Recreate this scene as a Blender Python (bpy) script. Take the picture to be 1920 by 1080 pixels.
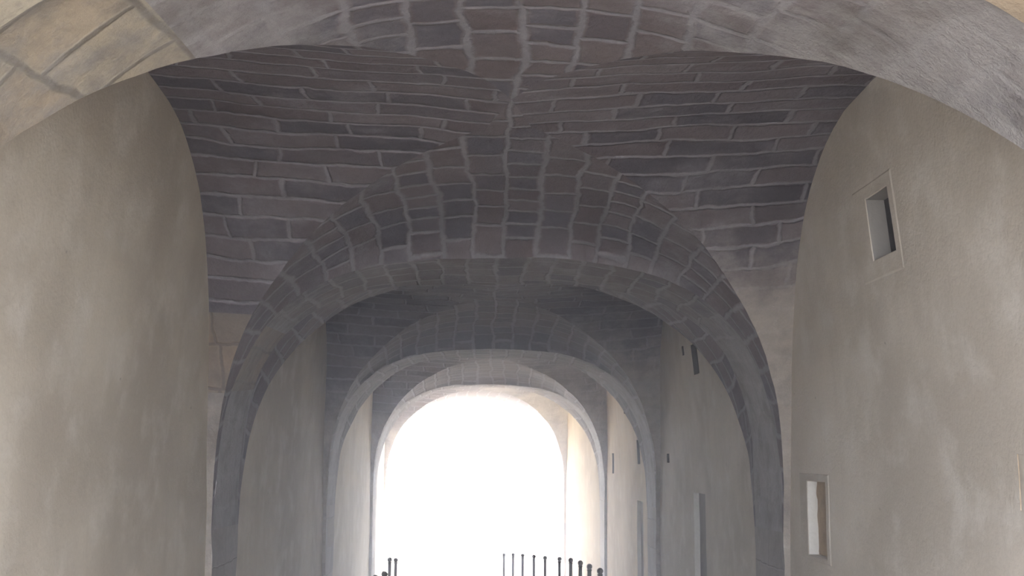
import bpy, math, random
import numpy as np
from mathutils import Vector, Matrix, noise

for o in list(bpy.data.objects):
    bpy.data.objects.remove(o)
SC = bpy.context.scene
COL = SC.collection
random.seed(4)

# ------------------------------------------------------------------ camera
A = 2.5                      # half width of the passage, metres
EYE = 1.6
F_PX, PITCH, YAW, ROLL, CAM_X = 2202.6, 0.1392, -0.02475, 0.00672, -0.06651 * A
cam = bpy.data.cameras.new('camera')
cam.sensor_width = 36.0
cam.lens = F_PX / 1920 * 36
cam.clip_start = 0.05
cam.clip_end = 2000
cam_o = bpy.data.objects.new('camera', cam)
COL.objects.link(cam_o)
hf = Vector((-math.sin(YAW), math.cos(YAW), 0))
fw = hf * math.cos(PITCH) + Vector((0, 0, 1)) * math.sin(PITCH)
r0 = Vector((math.cos(YAW), math.sin(YAW), 0))
u0 = r0.cross(fw)
rt = r0 * math.cos(ROLL) + u0 * math.sin(ROLL)
up = u0 * math.cos(ROLL) - r0 * math.sin(ROLL)
cam_o.matrix_world = Matrix((
    (rt.x, up.x, -fw.x, CAM_X), (rt.y, up.y, -fw.y, 0.0), (rt.z, up.z, -fw.z, EYE), (0, 0, 0, 1)))
SC.camera = cam_o

# ------------------------------------------------------------------ light
world = bpy.data.worlds.new('sky')
SC.world = world
world.use_nodes = True
bg = world.node_tree.nodes['Background']
SUN_DIR = Vector((0.24, 0.82, 0.62)).normalized()      # towards the sun: ahead, a little right, high
# hazy bright sky: pale blue overhead, much brighter round the sun
wt = world.node_tree
tc = wt.nodes.new('ShaderNodeTexCoord')
dt = wt.nodes.new('ShaderNodeVectorMath')
dt.operation = 'DOT_PRODUCT'
wt.links.new(tc.outputs['Generated'], dt.inputs[0])
dt.inputs[1].default_value = SUN_DIR
mr = wt.nodes.new('ShaderNodeMapRange')
mr.interpolation_type = 'SMOOTHSTEP'
wt.links.new(dt.outputs['Value'], mr.inputs['Value'])
mr.inputs['From Min'].default_value = 0.1
mr.inputs['From Max'].default_value = 1.0
mr.inputs['To Min'].default_value = 5.0
mr.inputs['To Max'].default_value = 11.0
wt.links.new(mr.outputs['Result'], bg.inputs['Strength'])
bg.inputs['Color'].default_value = (0.86, 0.90, 1.0, 1)
sun = bpy.data.lights.new('sun', 'SUN')
sun.energy = 13.0
sun.color = (1.0, 0.90, 0.76)
sun.angle = math.radians(1.0)
sun_o = bpy.data.objects.new('sun', sun)
COL.objects.link(sun_o)
sun_o.rotation_euler = SUN_DIR.to_track_quat('Z', 'Y').to_euler()
sun_o.location = (8, 60, 40)
SC.view_settings.view_transform = 'Standard'
SC.view_settings.look = 'None'
SC.view_settings.gamma = 1.0
SC.view_settings.use_curve_mapping = False
SC.view_settings.exposure = 1.64
SC.cycles.max_bounces = 9
SC.cycles.diffuse_bounces = 7
SC.cycles.use_denoising = True


# ------------------------------------------------------------------ materials
class NT:
    def __init__(s, name, rough=0.9, spec=0.15):
        s.m = bpy.data.materials.new(name)
        s.m.use_nodes = True
        s.t = s.m.node_tree
        s.b = s.t.nodes['Principled BSDF']
        s.b.inputs['Roughness'].default_value = rough
        s.b.inputs['Specular IOR Level'].default_value = spec

    def n(s, typ, **kw):
        nd = s.t.nodes.new(typ)
        for k, v in kw.items():
            setattr(nd, k, v)
        return nd

    def put(s, sock, v):
        if isinstance(v, bpy.types.NodeSocket):
            s.t.links.new(v, sock)
        elif v is not None:
            if sock.type == 'RGBA' and len(v) == 3:
                v = (*v, 1)
            sock.default_value = v

    def math(s, op, a, b=None, clamp=False):
        nd = s.n('ShaderNodeMath', operation=op, use_clamp=clamp)
        s.put(nd.inputs[0], a)
        s.put(nd.inputs[1], b)
        return nd.outputs[0]

    def vmath(s, op, a, b=None, scale=None):
        nd = s.n('ShaderNodeVectorMath', operation=op)
        s.put(nd.inputs[0], a)
        if b is not None:
            s.put(nd.inputs[1], b)
        if scale is not None:
            s.put(nd.inputs['Scale'], scale)
        return nd.outputs[0]

    def noise(s, vec, scale, detail=4, rough=0.55, color=False):
        nd = s.n('ShaderNodeTexNoise')
        s.put(nd.inputs['Vector'], vec)
        nd.inputs['Scale'].default_value = scale
        nd.inputs['Detail'].default_value = detail
        nd.inputs['Roughness'].default_value = rough
        return nd.outputs['Color' if color else 'Fac']

    def ramp(s, fac, lo, hi, smooth=True):
        nd = s.n('ShaderNodeMapRange', interpolation_type='SMOOTHSTEP' if smooth else 'LINEAR')
        s.put(nd.inputs['Value'], fac)
        nd.inputs['From Min'].default_value = lo
        nd.inputs['From Max'].default_value = hi
        return nd.outputs['Result']

    def mix(s, fac, a, b, mode='MIX'):
        nd = s.n('ShaderNodeMix', data_type='RGBA', blend_type=mode)
        s.put(nd.inputs[0], fac)
        s.put(nd.inputs[6], a)
        s.put(nd.inputs[7], b)
        return nd.outputs[2]

    def bump(s, h, dist, strength=1.0, normal=None):
        nd = s.n('ShaderNodeBump')
        s.put(nd.inputs['Height'], h)
        nd.inputs['Distance'].default_value = dist
        nd.inputs['Strength'].default_value = strength
        if normal is not None:
            s.put(nd.inputs['Normal'], normal)
        return nd.outputs['Normal']


def stone_material(name, bw, rh, c1, c2, cm, mortar=0.028, smear=0.35, wob=0.05, tint=None, tint_amt=0.3, seed=0.0, relief=0.012, patch=(0.30, 0.285, 0.27)):
    """Coursed rubble: rows of stones of uneven size in wide pale mortar, smeared over where patched."""
    k = NT(name)
    uv = k.n('ShaderNodeUVMap').outputs['UV']
    uv = k.vmath('ADD', uv, (seed, seed * 0.37, 0))
    at = k.n('ShaderNodeAttribute', attribute_name='patch').outputs['Fac']
    d0 = k.vmath('SCALE', k.vmath('SUBTRACT', k.noise(uv, 0.7, 1, color=True), (0.5, 0.5, 0.5)), scale=wob * 5.0)
    d1 = k.vmath('SCALE', k.vmath('SUBTRACT', k.noise(uv, 2.2, 2, color=True), (0.5, 0.5, 0.5)), scale=wob * 2.0)
    d2 = k.vmath('SCALE', k.vmath('SUBTRACT', k.noise(uv, 10.0, 3, color=True), (0.5, 0.5, 0.5)), scale=wob * 0.8)
    p = k.vmath('ADD', k.vmath('ADD', k.vmath('ADD', uv, d0), d1), d2)

    def bricks(vec, a, b, m, smooth):
        br = k.n('ShaderNodeTexBrick', offset=0.43, offset_frequency=2, squash=0.68, squash_frequency=3)
        k.put(br.inputs['Vector'], vec)
        k.put(br.inputs['Color1'], a)
        k.put(br.inputs['Color2'], b)
        k.put(br.inputs['Mortar'], m)
        br.inputs['Scale'].default_value = 1.0
        br.inputs['Mortar Size'].default_value = mortar
        br.inputs['Mortar Smooth'].default_value = smooth
        br.inputs['Brick Width'].default_value = bw
        br.inputs['Row Height'].default_value = rh
        return br
    br = bricks(p, c1, c2, c2, 1.0)
    col = br.outputs['Color']
    if tint is not None:
        b2 = bricks(k.vmath('ADD', p, (bw * 34, rh * 42, 0)), (0, 0, 0), (1, 1, 1), (0, 0, 0), 1.0)
        col = k.mix(k.math('MULTIPLY', k.ramp(b2.outputs['Color'], 0.45, 0.85), tint_amt), col, tint)
    # mortar of uneven width
    mv = k.noise(uv, 3.5, 4, 0.65)
    mf = k.ramp(k.math('ADD', br.outputs['Fac'], k.math('MULTIPLY', k.math('SUBTRACT', mv, 0.5), 0.9)), 0.10, 0.95)
    mf = k.math('MULTIPLY', mf, 0.85)
    col = k.mix(mf, col, cm)
    # smears over the faces of the stones
    sm = k.noise(uv, 1.0, 6, 0.65)
    sm2 = k.noise(uv, 6.0, 5, 0.7)
    v = k.math('ADD', k.math('ADD', k.math('MULTIPLY', sm, 0.65), k.math('MULTIPLY', sm2, 0.35)), k.math('MULTIPLY', at, 0.24))
    smf = k.math('MULTIPLY', k.ramp(v, 0.62 - smear * 0.30, 0.82 - smear * 0.22), 0.85)
    pc = k.mix(k.math('MULTIPLY', at, 1.0, True), cm, patch)
    bl = k.noise(k.vmath('ADD', uv, (31.7, 12.1, 0)), 2.6, 5, 0.6)
    pc = k.mix(k.ramp(bl, 0.46, 0.68), pc, k.mix(0.5, pc, (0.12, 0.098, 0.085)))
    col = k.mix(smf, col, pc)
    # mottling and grime
    mo = k.noise(uv, 14, 6, 0.7)
    col = k.mix(0.6, col, k.mix(mo, (0.62, 0.61, 0.60), (1.34, 1.33, 1.32)), 'MULTIPLY')
    gr = k.noise(uv, 55, 4, 0.7)
    col = k.mix(0.5, col, k.mix(gr, (0.66, 0.66, 0.66), (1.34, 1.34, 1.34)), 'MULTIPLY')
    med = k.noise(k.vmath('ADD', uv, (7.7, 3.1, 0)), 4.0, 5, 0.7)
    col = k.mix(0.7, col, k.mix(med, (0.60, 0.60, 0.61), (1.40, 1.39, 1.39)), 'MULTIPLY')
    big = k.noise(uv, 0.8, 4, 0.6)
    col = k.mix(0.7, col, k.mix(big, (0.55, 0.55, 0.57), (1.45, 1.45, 1.43)), 'MULTIPLY')
    k.put(k.b.inputs['Base Color'], col)
    h = k.math('MULTIPLY', k.math('SUBTRACT', 1.0, mf), k.math('SUBTRACT', 1.0, smf))
    h = k.math('ADD', h, k.math('MULTIPLY', mo, 0.8))
    h = k.math('ADD', h, k.math('MULTIPLY', sm2, 1.2))
    k.put(k.b.inputs['Normal'], k.bump(h, relief, 0.9))
    return k.m


def plaster_material(name, base, dark, pale, seed=0.0, streak=0.35):
    k = NT(name)
    uv = k.n('ShaderNodeUVMap').outputs['UV']
    uv = k.vmath('ADD', uv, (seed, seed * 0.61, 0))
    big = k.noise(uv, 0.45, 5, 0.6)
    mid = k.noise(uv, 2.2, 5, 0.6)
    fine = k.noise(uv, 38, 3, 0.6)
    st = k.noise(k.vmath('MULTIPLY', uv, (3.2, 0.28, 1)), 1.0, 5, 0.6)
    col = k.mix(k.ramp(big, 0.36, 0.66), dark, base)
    col = k.mix(k.math('MULTIPLY', k.ramp(mid, 0.46, 0.72), 0.55), col, pale)
    col = k.mix(k.math('MULTIPLY', k.ramp(st, 0.50, 0.74), streak), col, dark)
    col = k.mix(0.5, col, k.mix(fine, (0.80, 0.80, 0.79), (1.20, 1.20, 1.20)), 'MULTIPLY')
    spots = k.ramp(k.noise(uv, 11.0, 1, 0.4), 0.205, 0.16)
    col = k.mix(k.math('MULTIPLY', spots, 0.5), col, (0.09, 0.08, 0.07))
    chips = k.ramp(k.noise(k.vmath('MULTIPLY', uv, (2.0, 0.8, 1)), 5.0, 2, 0.5), 0.765, 0.80)
    col = k.mix(k.math('MULTIPLY', chips, 0.6), col, (0.55, 0.53, 0.49))
    k.put(k.b.inputs['Base Color'], col)
    h = k.math('ADD', k.math('MULTIPLY', fine, 0.5), k.math('MULTIPLY', mid, 1.6))
    k.put(k.b.inputs['Normal'], k.bump(h, 0.010, 0.8))
    return k.m


def plain_material(name, c1, c2, scale, dist=0.006, rough=0.9, metallic=0.0):
    k = NT(name, rough)
    pos = k.n('ShaderNodeTexCoord').outputs['Object']
    nz = k.noise(pos, scale, 5, 0.65)
    k.put(k.b.inputs['Base Color'], k.mix(nz, c1, c2))
    k.b.inputs['Metallic'].default_value = metallic
    if dist:
        k.put(k.b.inputs['Normal'], k.bump(nz, dist, 0.8))
    return k.m


M = {}
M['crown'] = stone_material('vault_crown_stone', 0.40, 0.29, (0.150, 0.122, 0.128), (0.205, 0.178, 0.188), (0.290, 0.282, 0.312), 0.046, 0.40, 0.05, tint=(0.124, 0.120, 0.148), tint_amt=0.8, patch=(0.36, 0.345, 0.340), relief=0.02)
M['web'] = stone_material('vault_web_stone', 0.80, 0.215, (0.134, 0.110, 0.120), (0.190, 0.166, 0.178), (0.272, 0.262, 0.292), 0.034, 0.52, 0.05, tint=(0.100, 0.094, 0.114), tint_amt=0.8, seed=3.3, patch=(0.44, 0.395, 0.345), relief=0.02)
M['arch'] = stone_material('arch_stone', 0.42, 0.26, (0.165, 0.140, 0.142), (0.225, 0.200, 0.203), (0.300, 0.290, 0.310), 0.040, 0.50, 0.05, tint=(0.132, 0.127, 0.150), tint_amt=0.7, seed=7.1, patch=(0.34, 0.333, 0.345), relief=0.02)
M['tan'] = stone_material('tan_voussoir', 0.50, 0.36, (0.27, 0.21, 0.165), (0.34, 0.275, 0.22), (0.17, 0.148, 0.135), 0.03, 0.15, 0.03, tint=(0.20, 0.175, 0.16), tint_amt=0.7, seed=2.9)
M['arch_pale'] = stone_material('pale_arch_stone', 0.70, 0.50, (0.36, 0.29, 0.215), (0.46, 0.42, 0.33), (0.14, 0.118, 0.10), 0.034, 0.10, 0.03, tint=(0.43, 0.30, 0.20), tint_amt=0.5, seed=1.7)
M['pier'] = stone_material('pier_stone', 0.9, 0.42, (0.27, 0.25, 0.245), (0.36, 0.34, 0.335), (0.32, 0.31, 0.315), 0.012, 0.45, 0.03, tint=(0.32, 0.25, 0.185), tint_amt=0.35, seed=5.2)
M['plaster_l'] = plaster_material('left_wall_plaster', (0.62, 0.555, 0.465), (0.46, 0.405, 0.335), (0.70, 0.65, 0.585), 2.1)
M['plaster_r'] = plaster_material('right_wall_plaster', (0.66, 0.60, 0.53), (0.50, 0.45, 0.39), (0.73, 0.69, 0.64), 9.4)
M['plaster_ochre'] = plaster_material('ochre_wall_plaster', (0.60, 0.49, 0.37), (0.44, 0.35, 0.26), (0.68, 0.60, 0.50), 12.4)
M['plaster_exit'] = plaster_material('weathered_ochre_plaster', (0.36, 0.285, 0.19), (0.25, 0.19, 0.125), (0.46, 0.39, 0.30), 15.9, 0.6)  # ochre darkened so the strong exit light does not blow this wall out
M['surround'] = plaster_material('surround_plaster', (0.66, 0.61, 0.545), (0.52, 0.47, 0.41), (0.72, 0.68, 0.63), 4.4, 0.15)
M['reveal'] = plaster_material('reveal_limewash', (0.74, 0.72, 0.68), (0.66, 0.63, 0.59), (0.78, 0.76, 0.73), 6.4, 0.1)
M['slot'] = plain_material('grey_slot_stone', (0.26, 0.245, 0.23), (0.40, 0.375, 0.345), 5, 0.01)
M['infill'] = plain_material('rubble_infill', (0.16, 0.11, 0.07), (0.72, 0.58, 0.42), 5, 0.02)
M['dusty'] = plain_material('dusty_dark_stone', (0.08, 0.074, 0.07), (0.15, 0.14, 0.13), 9, 0.01)  # dark tone stands in for shade on the slit jambs
M['void'] = plain_material('sooty_stone', (0.03, 0.028, 0.028), (0.07, 0.065, 0.06), 9, 0.02)  # near-black colour paints the shade deep inside the slits and holes
M['floor'] = plain_material('worn_paving', (0.46, 0.42, 0.36), (0.62, 0.57, 0.49), 1.6, 0.01)
M['ground'] = plain_material('pale_gravel', (0.52, 0.49, 0.43), (0.62, 0.58, 0.51), 0.7, 0.01)
M['court'] = plain_material('grey_court_paving', (0.24, 0.23, 0.21), (0.34, 0.325, 0.30), 0.7, 0.01)
M['iron'] = plain_material('dark_painted_iron', (0.085, 0.076, 0.076), (0.13, 0.115, 0.112), 30, 0.001, 0.35, 0.2)

# ------------------------------------------------------------------ helpers


def link(o, parent=None):
    COL.objects.link(o)
    if parent is not None:
        o.parent = parent
    return o


def tag(o, label=None, cat=None, group=None, kind=None):
    if label:
        o['label'] = label
    if cat:
        o['category'] = cat
    if group:
        o['group'] = group
    if kind:
        o['kind'] = kind
    return o


class MB:
    """Collects grids of points (with surface coordinates) into ONE mesh object."""

    def __init__(s):
        s.v, s.uv, s.f, s.fs, s.patch, s.mi = [], [], [], [], [], []

    def grid(s, P, UV, smooth=True, patch=None, mats=None):
        n, m = len(P), len(P[0])
        b = len(s.v)
        s.patch += [0.0] * (b - len(s.patch))
        s.mi += [0] * (len(s.f) - len(s.mi))
        for i in range(n):
            for j in range(m):
                s.v.append(tuple(P[i][j]))
                s.uv.append(tuple(UV[i][j]))
                s.patch.append(patch[i][j] if patch else 0.0)
        for i in range(n - 1):
            for j in range(m - 1):
                s.f.append((b + i * m + j, b + (i + 1) * m + j, b + (i + 1) * m + j + 1, b + i * m + j + 1))
                s.fs.append(smooth)
                s.mi.append(mats[i] if mats else 0)

    def quad(s, pts, uvs=None, smooth=False):
        b = len(s.v)
        s.v += [tuple(p) for p in pts]
        s.uv += uvs or [(p[0] + p[1], p[2]) for p in pts]
        s.f.append(tuple(range(b, b + len(pts))))
        s.fs.append(smooth)

    def box(s, lo, hi):
        (x0, y0, z0), (x1, y1, z1) = lo, hi
        c = [(x0, y0, z0), (x1, y0, z0), (x1, y1, z0), (x0, y1, z0), (x0, y0, z1), (x1, y0, z1), (x1, y1, z1), (x0, y1, z1)]
        for q in ((0, 3, 2, 1), (4, 5, 6, 7), (0, 1, 5, 4), (1, 2, 6, 5), (2, 3, 7, 6), (3, 0, 4, 7)):
            s.quad([c[i] for i in q])

    def lathe(s, prof, cx=0, cy=0, seg=20):
        n = len(prof)
        P = [[(cx + r * math.cos(2 * math.pi * j / seg), cy + r * math.sin(2 * math.pi * j / seg), z) for j in range(seg + 1)] for r, z in prof]
        s.grid(P, [[(j / seg, z) for j in range(seg + 1)] for r, z in prof])

    def build(s, name, mat, parent=None, mat2=None):
        me = bpy.data.meshes.new(name)
        me.from_pydata(s.v, [], s.f)
        ul = me.uv_layers.new(name='UVMap')
        idx = np.empty(len(me.loops), dtype=np.int32)
        me.loops.foreach_get('vertex_index', idx)
        ul.data.foreach_set('uv', np.array(s.uv, dtype=np.float32)[idx].ravel())
        me.polygons.foreach_set('use_smooth', s.fs)
        me.materials.append(mat)
        if mat2 is not None:
            me.materials.append(mat2)
            me.polygons.foreach_set('material_index', s.mi + [0] * (len(s.f) - len(s.mi)))
        at = me.attributes.new('patch', 'FLOAT', 'POINT')
        at.data.foreach_set('value', s.patch + [0.0] * (len(s.v) - len(s.patch)))
        me.update()
        return link(bpy.data.objects.new(name, me), parent)


# ------------------------------------------------------------------ the passage: measured shape (unit = half width)
ZS, RISE, ZT, KW, NW, MB_EXP, SL = -0.196, 0.963, -0.554, 0.066, 2.36, 2.374, -0.018
Y2, T, L = 4.1588, 0.4548, 3.0313
ZTOP = 1.32
HN, HF = 0.99, 1.0


def ynear(i):
    if i == 1:
        return 0.3        # entrance arch deepened towards the camera, out of view, to limit daylight
    return Y2 + (i - 2) * L


def yfar(i):
    if i == 1:
        return Y2 - L + T
    return ynear(i) + (T if i < 5 else 0.30)


#        rise near, exponent near, rise far, exponent far
ARCH = {0: (RISE, 2.96, RISE, 2.96), 1: (RISE, 2.96, RISE, 2.96), 2: (RISE, 2.96, RISE - 0.02, 3.30),
        3: (RISE - 0.01, 2.9, RISE - 0.02, 3.0), 4: (RISE, 2.9, RISE + 0.02, 2.8), 5: (RISE + 0.085, 2.55, RISE + 0.085, 2.55)}
DOME = {0: 0.17, 1: 0.171, 2: 0.155, 3: 0.12, 4: 0.09}


def shift(y):          # the passage bends a little to the left past the fourth arch
    y4 = yfar(4)
    return 0.0 if y < y4 else -0.136 * (y - y4) / (ynear(5) - y4)


def wallb(z):          # the side walls lean in slightly towards the vault
    return 1.012 - 0.10 * min(max((z + 0.1) / 1.1, 0), 1.25) ** 1.6


def floor_z(y):        # metres from metres: level near the camera, then sloping down
    return 0.0 if y < 0 else (-0.058 * y if y < 36 else -0.058 * 36 - 0.012 * (y - 36))


def prof(x, rise, m):
    return rise * (1 - min(abs(x), 1.0) ** m) ** (1 / m)


def W3(x, y, z, amp=0.0, seed=0.0):
    """unit coordinates -> metres, with a little masonry unevenness"""
    X, Y, Z = x * A + shift(y) * A, y * A, z * A + EYE
    if amp:
        n1 = noise.noise(Vector((X * 1.7 + seed, Y * 1.7, Z * 1.7)))
        n2 = noise.noise(Vector((X * 5.5, Y * 5.5 + seed, Z * 5.5)))
        k = amp * (n1 + 0.45 * n2)
        cx = shift(y) * A
        dx, dz = X - cx, Z - EYE
        r = math.hypot(dx, dz) or 1
        X += k * dx / r
        Z += k * dz / r
    return (X, Y, Z)


def arc_lengths(pts):
    s = [0.0]
    for a, b in zip(pts, pts[1:]):
        s.append(s[-1] + math.dist(a, b))
    return s


PH = np.linspace(0, math.pi / 2, 44)


class Bay:
    def __init__(b, i):
        b.i = i
        b.y0, b.y1 = yfar(i), ynear(i + 1)
        b.S = (b.y1 - b.y0) / 2
        b.yc = (b.y0 + b.y1) / 2
        b.r0, b.m0 = ARCH[i][2:]
        b.r1, b.m1 = ARCH[i + 1][:2]
        b.dome = DOME[i]
        b.ct = ZS + RISE + b.dome - ZT

    def half(b, y):
        f = (y - b.y0) / (b.y1 - b.y0)
        return HF + (HN - HF) * f

    def zmain(b, xf, y):
        """height of the barrel at fraction xf of the half width"""
        f = min(max((y - b.y0) / (b.y1 - b.y0), 0), 1)
        w = math.sqrt(max(0, 1 - ((y - b.yc) / b.S) ** 2))
        e = (1 - f) * prof(xf, b.r0, b.m0) + f * prof(xf, b.r1, b.m1)
        return ZS + (1 - w) * e + w * prof(xf, RISE + b.dome, MB_EXP) + SL * y

    def ztrans(b, x, y):
        r = max(0, 1 - abs((y - b.yc) / b.S) ** NW) ** (1 / NW)
        return ZT + (b.ct + KW * abs(x)) * r + SL * b.yc

    def groin(b, side):
        """points (xf, y, z) from the foot of the web up to the crown; side -1 = towards the camera"""
        out = []
        for z in np.linspace(ZT, ZS, 9)[:-1]:
            r = min(max((z - ZT) / (b.ct + KW), 0), 1)
            out.append((1.0, b.yc + side * b.S * (1 - r ** NW) ** (1 / NW), z + SL * b.yc))
        for p in PH:
            xf = math.cos(p) ** (2 / MB_EXP)
            if p == PH[-1]:
                xf = 0.0
            lo, hi = 0.0, b.S
            for _ in range(44):
                md = 0.5 * (lo + hi)
                yy_ = b.yc + side * md
                if b.ztrans(xf, yy_) > b.zmain(xf, yy_):
                    lo = md
                else:
                    hi = md
            y = b.yc + side * lo if xf > 0 else b.yc
            out.append((xf, y, b.zmain(xf, y)))
        return out


BAYNAME = {0: 'around the camera', 1: 'between the first and second arch', 2: 'between the second and third arch',
           3: 'between the third and fourth arch', 4: 'at the far sunlit end of the passage'}
bays = {i: Bay(i) for i in range(5)}


def build_vault(i):
    b = bays[i]
    gr = {s: b.groin(s) for s in (-1, 1)}
    crown = MB()
    NY = 16
    for s in (-1, 1):
        yb = b.y0 if s < 0 else b.y1
        g = gr[s]
        k0 = 8                                   # first groin point on the curve itself
        for side in (-1, 1):
            P, UV, PT, MI = [], [], [], []
            up = g[k0:]
            sl = arc_lengths([(p[0] * A, p[2] * A) for p in up])
            tot = sl[-1]
            for (xf, yg, zg), a in zip(up, sl):
                row, ur = [], []
                for j in range(NY + 1):
                    y = yb + (yg - yb) * j / NY
                    row.append(W3(side * xf * b.half(y), y, b.zmain(xf, y), 0.016))
                    ur.append((y * A, side * (tot - a)))
                P.append(row)
                UV.append(ur)
                q = min(max((tot - a - 0.55) / 0.9, 0), 1) * ((1.0 if side > 0 else 0.8) if (s < 0 and i == 1) else 0.15)
                PT.append([q] * (NY + 1))
                MI.append(1 if (i == 1 and s < 0 and side < 0 and tot - a > 1.62) else 0)
            crown.grid(P, UV, True, PT, MI)
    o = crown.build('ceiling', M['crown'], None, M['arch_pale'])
    tag(o, 'groined stone vault of the bay ' + BAYNAME[i], 'vault', 'groined vault bays', 'structure')
    # webs: the cross barrels from the side walls to the groins
    for side in (-1, 1):
        wb = MB()
        for s in (-1, 1):
            g = gr[s]
            NX = 22
            P, UV, PT, MI = [], [], [], []
            sl = arc_lengths([(p[1] * A, p[2] * A) for p in g])
            tot = sl[-1]
            for (xf, yg, zg), a in zip(g, sl):
                row, ur = [], []
                xg = xf * b.half(yg)
                zw = b.ztrans(1.0, yg)
                xw = max(wallb(zw) + 0.012, xg)
                for j in range(NX + 1):
                    x = xg + (xw - xg) * j / NX
                    z = zg + (b.ztrans(x, yg) - b.ztrans(xg, yg))
                    row.append(W3(side * x, yg, z, 0.016))
                    ur.append((side * x * A, s * (tot - a)))
                P.append(row)
                UV.append(ur)
                lim = 0.80 if side > 0 else 0.45
                PT.append([min(max((lim - zg) / 0.35, 0), 1)] * (NX + 1))
                MI.append(1 if i == 1 and side < 0 and s > 0 and 0.18 < zg < 0.42 else 0)
            wb.grid(P, UV, True, PT, MI)
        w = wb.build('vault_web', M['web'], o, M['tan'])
    return o


def build_arch(i):
    rn, mn, rf, mf = ARCH[i]
    yn, yf = ynear(i), yfar(i)
    NS, NYA = 48, 10
    ph = np.linspace(0, math.pi, 2 * NS + 1)
    P, UV, PT, MI = [], [], [], []
    base = []
    for p in ph:
        c = math.cos(p)
        base.append((math.copysign(abs(c) ** (2 / mn), c) if abs(c) > 1e-9 else 0.0))
    pts = [(x * A, prof(x, rn, mn) * A) for x in base]
    sl = arc_lengths(pts)
    for x, a in zip(base, sl):
        row, ur = [], []
        for j in range(NYA + 1):
            f = j / NYA
            y = yn + (yf - yn) * f
            h = HN + (HF - HN) * f
            z = ZS + (1 - f) * prof(x, rn, mn) + f * prof(x, rf, mf) + SL * y
            row.append(W3(x * h, y, z, 0.016))
            ur.append((y * A, sl[-1] / 2 - a))
        P.append(row)
        UV.append(ur)
        PT.append([min(max((abs(sl[-1] / 2 - a) - 1.5) / 1.3, 0), 1)] * (NYA + 1))
        MI.append(1 if i == 2 and x < 0 and 0.50 < prof(x, rn, mn) < 0.72 else 0)
    mb = MB()
    mb.grid(P, UV, True, PT, MI)
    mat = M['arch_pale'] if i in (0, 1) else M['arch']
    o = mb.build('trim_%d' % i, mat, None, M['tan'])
    names = ['', 'deep entrance arch of pale patched stone over the near mouth of the passage',
             'second transverse arch, dark stone soffit on a grey pier each side', 'third transverse arch, dusky stone ring in mid passage',
             'fourth transverse arch, thin bright-edged ring before the exit', 'exit arch framing the white daylight']
    tag(o, names[i], 'arch', 'transverse arches', 'structure')
    # piers below the springing: passage face plus the narrow faces that return to the side walls
    z1n, z1f = ZS + SL * yn, ZS + SL * yf
    bp = bays.get(i - 1) if i > 1 else None
    bn = bays.get(i)
    for side in (-1, 1):
        pm = MB()
        NZ, NYP = 30, 8
        zf = (floor_z(yn * A) - 0.12 - EYE) / A
        P, UV = [], []
        for a in range(NZ + 1):
            f = a / NZ
            row, ur = [], []
            for j in range(NYP + 1):
                g = j / NYP
                y_n, y_f = yn, yf
                zz = zf + (ZS + SL * yn - zf) * f
                if bp is not None:        # the edge follows the foot of the web
                    r = min(max((zz - SL * bp.yc - ZT) / (bp.ct + KW), 0), 1)
                    y_n = bp.yc + bp.S * (1 - r ** NW) ** (1 / NW)
                if bn is not None:
                    r = min(max((zz - SL * bn.yc - ZT) / (bn.ct + KW), 0), 1)
                    y_f = bn.yc - bn.S * (1 - r ** NW) ** (1 / NW)
                y = y_n + (y_f - y_n) * g
                h = HN + (HF - HN) * min(max((y - yn) / (yf - yn), 0), 1)
                z = zf + (ZS + SL * y - zf) * f
                row.append(W3(side * h, y, z, 0.016))
                ur.append((y * A, z * A + EYE))
            P.append(row)
            UV.append(ur)
        pm.grid(P, UV)
        for yy, h, bb in ((yn, HN, bp), (yf, HF, bn)):
            zt = (ZT + SL * bb.yc) if bb is not None else ZTOP
            if bb is None:
                zt = ZS + SL * yy
            P, UV = [], []
            for a in range(NZ + 1):
                z = zf + (zt - zf) * a / NZ
                xw = wallb(z) + 0.02
                P.append([W3(side * (h + (xw - h) * q), yy, z, 0.016) for q in (0, 0.5, 1)])
                UV.append([(yy * A + (h + (xw - h) * q) * A, z * A + EYE) for q in (0, 0.5, 1)])
            pm.grid(P, UV)
        pm.build('pier', M['pier'], o)
    return o


# ------------------------------------------------------------------ loopholes (metres along the right wall)
# bay, y0, y1, z0, z1, depth, back material, label
LOOP = [
    (1, 7.22, 7.64, 2.88, 3.29, 0.122, 'void', 'upper square loophole high in the nearest right wall, dark slit inside', 'r'),
    (1, 9.26, 9.78, 0.79, 1.385, 0.08, 'infill', 'lower rectangular loophole near the second arch, whitewashed jamb and brown rubble', 'r'),
    (1, 5.50, 5.90, 1.33, 1.61, 0.005, 'plaster_r', 'shallow recess at the right edge of the nearest wall', ''),
    (2, 14.26, 15.06, -0.30, 1.12, 0.07, 'slot', 'tall pale slot in the right wall beyond the second arch', ''),
    (2, 14.18, 14.55, 2.57, 2.94, 0.06, 'void', 'upper dark slit high in the right wall beyond the second arch', 'd'),
    (2, 15.04, 15.16, 2.86, 2.98, 0.05, 'void', 'tiny dark hole beside the upper slit, beyond the second arch', 'd'),
    (2, 16.94, 17.16, 1.47, 1.60, 0.05, 'void', 'small dark hole low beside the third pier', 'd'),
    (3, 19.80, 20.56, -0.60, 0.80, 0.07, 'slot', 'tall pale slot in the right wall beyond the third arch', ''),
    (3, 20.10, 20.46, 1.42, 1.83, 0.06, 'void', 'narrow dark slit above the tall slot beyond the third arch', 'd'),
    (3, 24.08, 24.42, 1.19, 1.60, 0.06, 'void', 'thin dark slit close to the fourth arch', 'd'),
    (3, 21.62, 21.95, 2.33, 2.50, 0.06, 'void', 'small dark opening just under the third arch ring', 'd'),
]


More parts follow.
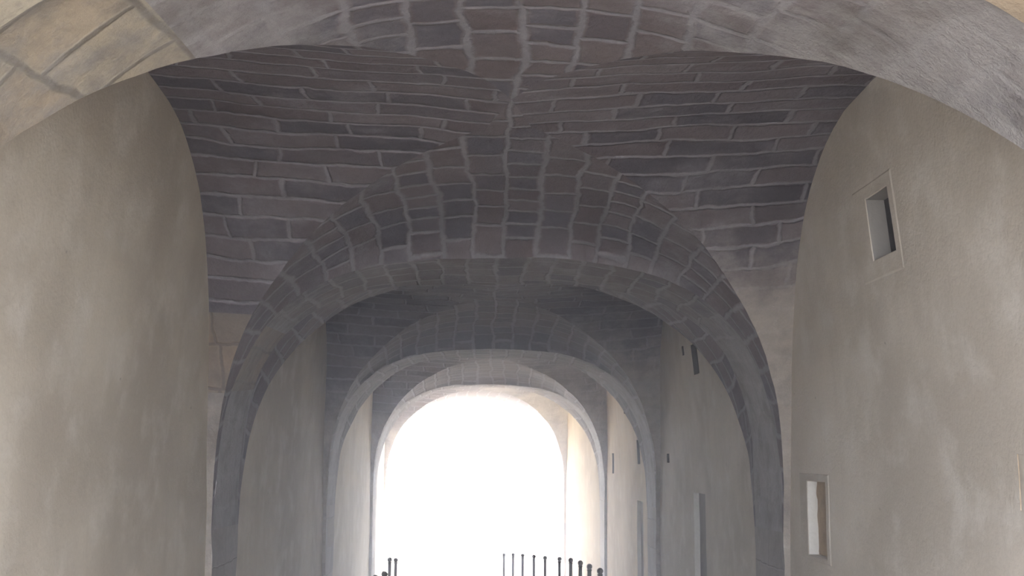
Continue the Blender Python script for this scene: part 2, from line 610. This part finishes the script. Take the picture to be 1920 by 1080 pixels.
def wall_pt(side, y, z, out=0.0):
    """point on the plastered side wall; y, z in metres, out = metres into the wall"""
    b = wallb((z - EYE) / A) * A
    n = 0.010 * noise.noise(Vector((y * 0.8, z * 0.8, side * 5.0))) + 0.004 * noise.noise(Vector((y * 3.1, z * 3.1, side * 9.0)))
    return (side * (b + n + out) + shift(y / A) * A, y, z)


def refine(v, step):
    out = [v[0]]
    for a, b in zip(v, v[1:]):
        n = max(1, math.ceil((b - a) / step))
        out += [a + (b - a) * k / n for k in range(1, n + 1)]
    return out


def build_wall(i, side):
    b = bays[i]
    y0, y1 = b.y0 * A, b.y1 * A
    z0, z1 = min(floor_z(y0), floor_z(y1)) - 0.12, ZTOP * A + EYE
    holes = [l for l in LOOP if l[0] == i] if side > 0 else []
    ys = refine(sorted({y0, y1} | {v for h in holes for v in h[1:3]}), 0.16)
    zs = refine(sorted({z0, z1} | {v for h in holes for v in h[3:5]}), 0.16)
    mb = MB()
    m = len(zs)
    for y in ys:
        for z in zs:
            mb.v.append(wall_pt(side, y, z))
            mb.uv.append((y, z))
    for p in range(len(ys) - 1):
        for q in range(m - 1):
            yc, zc = (ys[p] + ys[p + 1]) / 2, (zs[q] + zs[q + 1]) / 2
            if any(h[1] < yc < h[2] and h[3] < zc < h[4] for h in holes):
                continue
            mb.f.append((p * m + q, (p + 1) * m + q, (p + 1) * m + q + 1, p * m + q + 1))
            mb.fs.append(True)
    nm = 'left' if side < 0 else 'right'
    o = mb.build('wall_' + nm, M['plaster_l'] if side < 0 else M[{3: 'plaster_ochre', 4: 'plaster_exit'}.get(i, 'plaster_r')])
    tag(o, '%s plastered wall of the bay %s' % (nm, BAYNAME[i]), 'wall', None, 'structure')


def build_loophole(k, h):
    bay, y0, y1, z0, z1, d, back, label, fr = h
    e = 0.0
    ny, nz = 6, 10
    Y = [y0 + (y1 - y0) * t / ny for t in range(ny + 1)]
    Z = [z0 + (z1 - z0) * t / nz for t in range(nz + 1)]
    D = [0, d * 0.33, d * 0.66, d]
    mb = MB()
    mb.grid([[wall_pt(1, y0, z, q) for q in D] for z in Z], [[(q, z) for q in D] for z in Z], False)
    mb.grid([[wall_pt(1, y1, z, q) for q in D] for z in Z], [[(q, z) for q in D] for z in Z], False)
    mb.grid([[wall_pt(1, y, z0, q) for q in D] for y in Y], [[(q, y) for q in D] for y in Y], False)
    mb.grid([[wall_pt(1, y, z1, q) for q in D] for y in Y], [[(q, y) for q in D] for y in Y], False)
    o = mb.build('window_%d' % (k + 1), M['dusty'] if fr == 'd' else (M['reveal'] if k in (1, 3, 7) else M[{0: 'slot', 2: 'infill'}.get(k, 'plaster_r')]))
    tag(o, label, 'loophole', 'loopholes in the right wall', 'structure')
    # back of the recess: rough, slightly lumpy
    bm = MB()
    rough = 0.02 if back == 'infill' else 0.006
    yy = [y0 + (y1 - y0) * t / 16 for t in range(17)]
    zz = [z0 + (z1 - z0) * t / 24 for t in range(25)]
    P = [[wall_pt(1, y, z, d - rough * (0.5 + noise.noise(Vector((y * 9, z * 9, k)))) * (0 if y in (y0, y1) or z in (z0, z1) else 1)) for z in zz] for y in yy]
    bm.grid(P, [[(y, z) for z in zz] for y in yy])
    bm.build('recess_back', M[back], o)
    if fr == 'r':      # raised plaster band around the opening
        r = MB()
        t = 0.006
        wn, wf, wt, wb = (0.10, 0.26, 0.10, 0.14) if k == 0 else ((0.10, 0.24, 0.07, 0.05) if k == 1 else (0.08, 0.08, 0.06, 0.06))

        def ring(lo, hi, bot, top, out):
            n = 8
            pts = []
            for s in range(n):
                pts.append(wall_pt(1, lo + (hi - lo) * s / n, bot, out))
            for s in range(n):
                pts.append(wall_pt(1, hi, bot + (top - bot) * s / n, out))
            for s in range(n):
                pts.append(wall_pt(1, hi + (lo - hi) * s / n, top, out))
            for s in range(n + 1):
                pts.append(wall_pt(1, lo, top + (bot - top) * s / n, out))
            return pts
        rows = [ring(y0 - wn, y1 + wf, z0 - wb, z1 + wt, 0.004), ring(y0 - wn + 0.02, y1 + wf - 0.03, z0 - wb + 0.02, z1 + wt - 0.02, -t),
                ring(y0 - 0.006, y1 + 0.006, z0 - 0.006, z1 + 0.006, -t), ring(y0, y1, z0, z1, 0.002)]
        r.grid(rows, [[(p[1], p[2]) for p in row] for row in rows], False)
        r.build('surround', M['plaster_r'] if k == 0 else M['surround'], o)


# ------------------------------------------------------------------ build the structure
for i in range(1, 5):
    build_vault(i)
for i in range(1, 6):
    build_arch(i)
for i in range(1, 5):
    build_wall(i, -1)
    build_wall(i, 1)
for k, h in enumerate(LOOP):
    build_loophole(k, h)

YA, YB = ynear(1) * A, yfar(5) * A
fm = MB()
yy = refine([YA, YB], 0.6)
xx = [-1.05 + 2.1 * t / 16 for t in range(17)]
P = [[(x * A + shift(y / A) * A, y, floor_z(y) + 0.006 * noise.noise(Vector((x * 4, y * 1.5, 0)))) for x in xx] for y in yy]
fm.grid(P, [[(p[0], p[1]) for p in row] for row in P])
tag(fm.build('floor', M['floor']), 'worn paved floor sloping down through the passage', 'floor', None, 'structure')
for ya, yb, n, gmat, glab in ((-60.0, YA, 20, 'court', 'grey worn ground of the court before the near mouth'), (YB, 260.0, 40, 'ground', 'pale sunlit ground beyond the exit arch')):
    gm = MB()
    yy = [ya + (yb - ya) * t / n for t in range(n + 1)]
    xx = [-90 + 180 * t / 30 for t in range(31)]
    P = [[(x, y, floor_z(y) - 0.004) for x in xx] for y in yy]
    gm.grid(P, [[(p[0], p[1]) for p in row] for row in P])
    tag(gm.build('ground', M[gmat]), glab, 'ground', None, 'structure')

# added scattering volume standing in for lens glare, lit from the far mouth
hm = bpy.data.materials.new('dusty_air')
hm.use_nodes = True
hn = hm.node_tree
hn.nodes.remove(hn.nodes['Principled BSDF'])
vs = hn.nodes.new('ShaderNodeVolumeScatter')
vs.inputs['Color'].default_value = (0.93, 0.92, 1.0, 1)
vs.inputs['Density'].default_value = 0.021
vs.inputs['Anisotropy'].default_value = 0.7
hn.links.new(vs.outputs['Volume'], hn.nodes['Material Output'].inputs['Volume'])
hb = MB()
hb.box((-3.1, YA + 0.3, -3.0), (3.1, YB - 0.05, 5.2))
tag(hb.build('haze', hm), 'thin dusty haze in the air of the passage', 'haze', None, 'stuff')

# unseen mass added to shade the court: faces round both mouths, sides and top
def build_face(i, y, name, label):
    rn, mn, rf, mf = ARCH[i]
    r_, m_, h_ = (rn, mn, HN) if i == 1 else (rf, mf, HF)
    inner = []
    zf = floor_z(y * A) - 0.12
    for t in range(13):
        z = zf + (ZS * A + EYE + SL * y * A - zf) * t / 13
        inner.append((h_ * A, z))
    for p in np.linspace(0, math.pi, 49):
        c = math.cos(p)
        x = math.copysign(abs(c) ** (2 / m_), c) if abs(c) > 1e-9 else 0.0
        inner.append((x * h_ * A, (ZS + prof(x, r_, m_) + SL * y) * A + EYE))
    for t in range(12, -1, -1):
        z = zf + (ZS * A + EYE + SL * y * A - zf) * t / 13
        inner.append((-h_ * A, z))
    n = len(inner)
    rows, uvs = [], []
    sx = shift(y) * A
    for (x, z), q in zip(inner, range(n)):
        f = q / (n - 1)
        lo, hi, w = zf, 9.5, 14.0
        per = (hi - lo) * 2 + 2 * w
        d = f * per
        if d < hi - lo:
            X, Z = w, lo + d
        elif d < hi - lo + 2 * w:
            X, Z = w - (d - (hi - lo)), hi
        else:
            X, Z = -w, hi - (d - (hi - lo) - 2 * w)
        row = [(sx + x + (X - x) * t / 10, y * A, z + (Z - z) * t / 10) for t in range(11)]
        rows.append(row)
        uvs.append([(a[0], a[2]) for a in row])
    fb = MB()
    fb.grid(rows, uvs)
    tag(fb.build(name, M['pier']), label, 'wall', None, 'structure')


build_face(1, ynear(1), 'wall_entrance', 'stone face of the building round the entrance arch')
build_face(5, yfar(5), 'wall_exit', 'stone face of the building round the exit arch')
rm = MB()
for xa, xb, za, zb in ((-14, 14, 9.5, 9.5), (-14, -14, -2.6, 9.5), (14, 14, -2.6, 9.5)):
    if za == zb:
        c = [(xa, YA, za), (xb, YA, za), (xb, YB, za), (xa, YB, za)]
    else:
        c = [(xa, YA, za), (xa, YB, za), (xa, YB, zb), (xa, YA, zb)]
    rm.quad(c, [(p[1], p[0] + p[2]) for p in c])
tag(rm.build('roof', M['pier']), 'flat roof and flanks of the masonry mass above the passage', 'roof', None, 'structure')

# ------------------------------------------------------------------ iron posts
POSTS_R = [(1.11, 12.8), (1.105, 14.0), (1.099, 15.2), (1.067, 16.4), (0.993, 17.6), (0.846, 18.8), (0.724, 20.0), (0.579, 21.2), (0.442, 22.4), (0.296, 23.6)]
POSTS_L = [(-1.156, 11.4), (-1.167, 12.6), (-1.432, 16.8), (-1.432, 18.0)]
TOP_R = [0.387, 0.321, 0.251, 0.179, 0.09, 0.002, -0.083, -0.167, -0.258, -0.358]
TOP_L = [0.446, 0.363, 0.141, 0.029]
ORD = ['nearest', 'second', 'third', 'fourth', 'fifth', 'sixth', 'seventh', 'eighth', 'ninth', 'farthest']


def make_post():
    b = MB()
    b.lathe([(0.0, 0.0), (0.062, 0.0), (0.062, 0.02), (0.048, 0.035), (0.030, 0.05), (0.022, 0.06)], seg=20)
    root = b.build('iron_post', M['iron'])
    s = MB()
    s.lathe([(0.026, 0.05), (0.026, 0.15), (0.0235, 1.0), (0.0235, 1.03), (0.030, 1.034), (0.030, 1.046), (0.016, 1.052)], seg=20)
    s.build('shaft', M['iron'], root)
    f = MB()
    R, zc = 0.034, 1.078
    f.lathe([(0.014, 1.048)] + [(R * math.sin(t), zc - R * math.cos(t)) for t in np.linspace(0.5, math.pi, 14)], seg=20)
    f.build('ball_finial', M['iron'], root)
    return root


def copy_thing(src):
    c = src.copy()
    COL.objects.link(c)
    for ch in src.children:
        d = ch.copy()
        COL.objects.link(d)
        d.parent = c
    return c


proto = make_post()
first = True
for row, tops, nm in ((POSTS_R, TOP_R, 'right'), (POSTS_L, TOP_L, 'left')):
    for j, ((x, y), tz) in enumerate(zip(row, tops)):
        o = proto if first else copy_thing(proto)
        first = False
        z = floor_z(y)
        o.location = (x, y, z)
        o.scale = (1, 1, (tz - z) / 1.11)
        if nm == 'right':
            lab = 'slim iron post with ball top, %s from the camera in the right-hand row' % ORD[j] if 0 < j < 9 else \
                  'slim iron post with ball top, %s the camera in the right-hand row' % ('nearest' if j == 0 else 'farthest from')
        else:
            lab = ['dark iron ball-topped post nearest the camera on the left side', 'dark iron ball-topped post second on the left, against the sunlit wall',
                   'thin left-hand iron post of the distant pair, nearer one', 'thin left-hand iron post of the distant pair, farther one'][j]
        tag(o, lab, 'post', 'iron posts along the %s of the path' % nm)
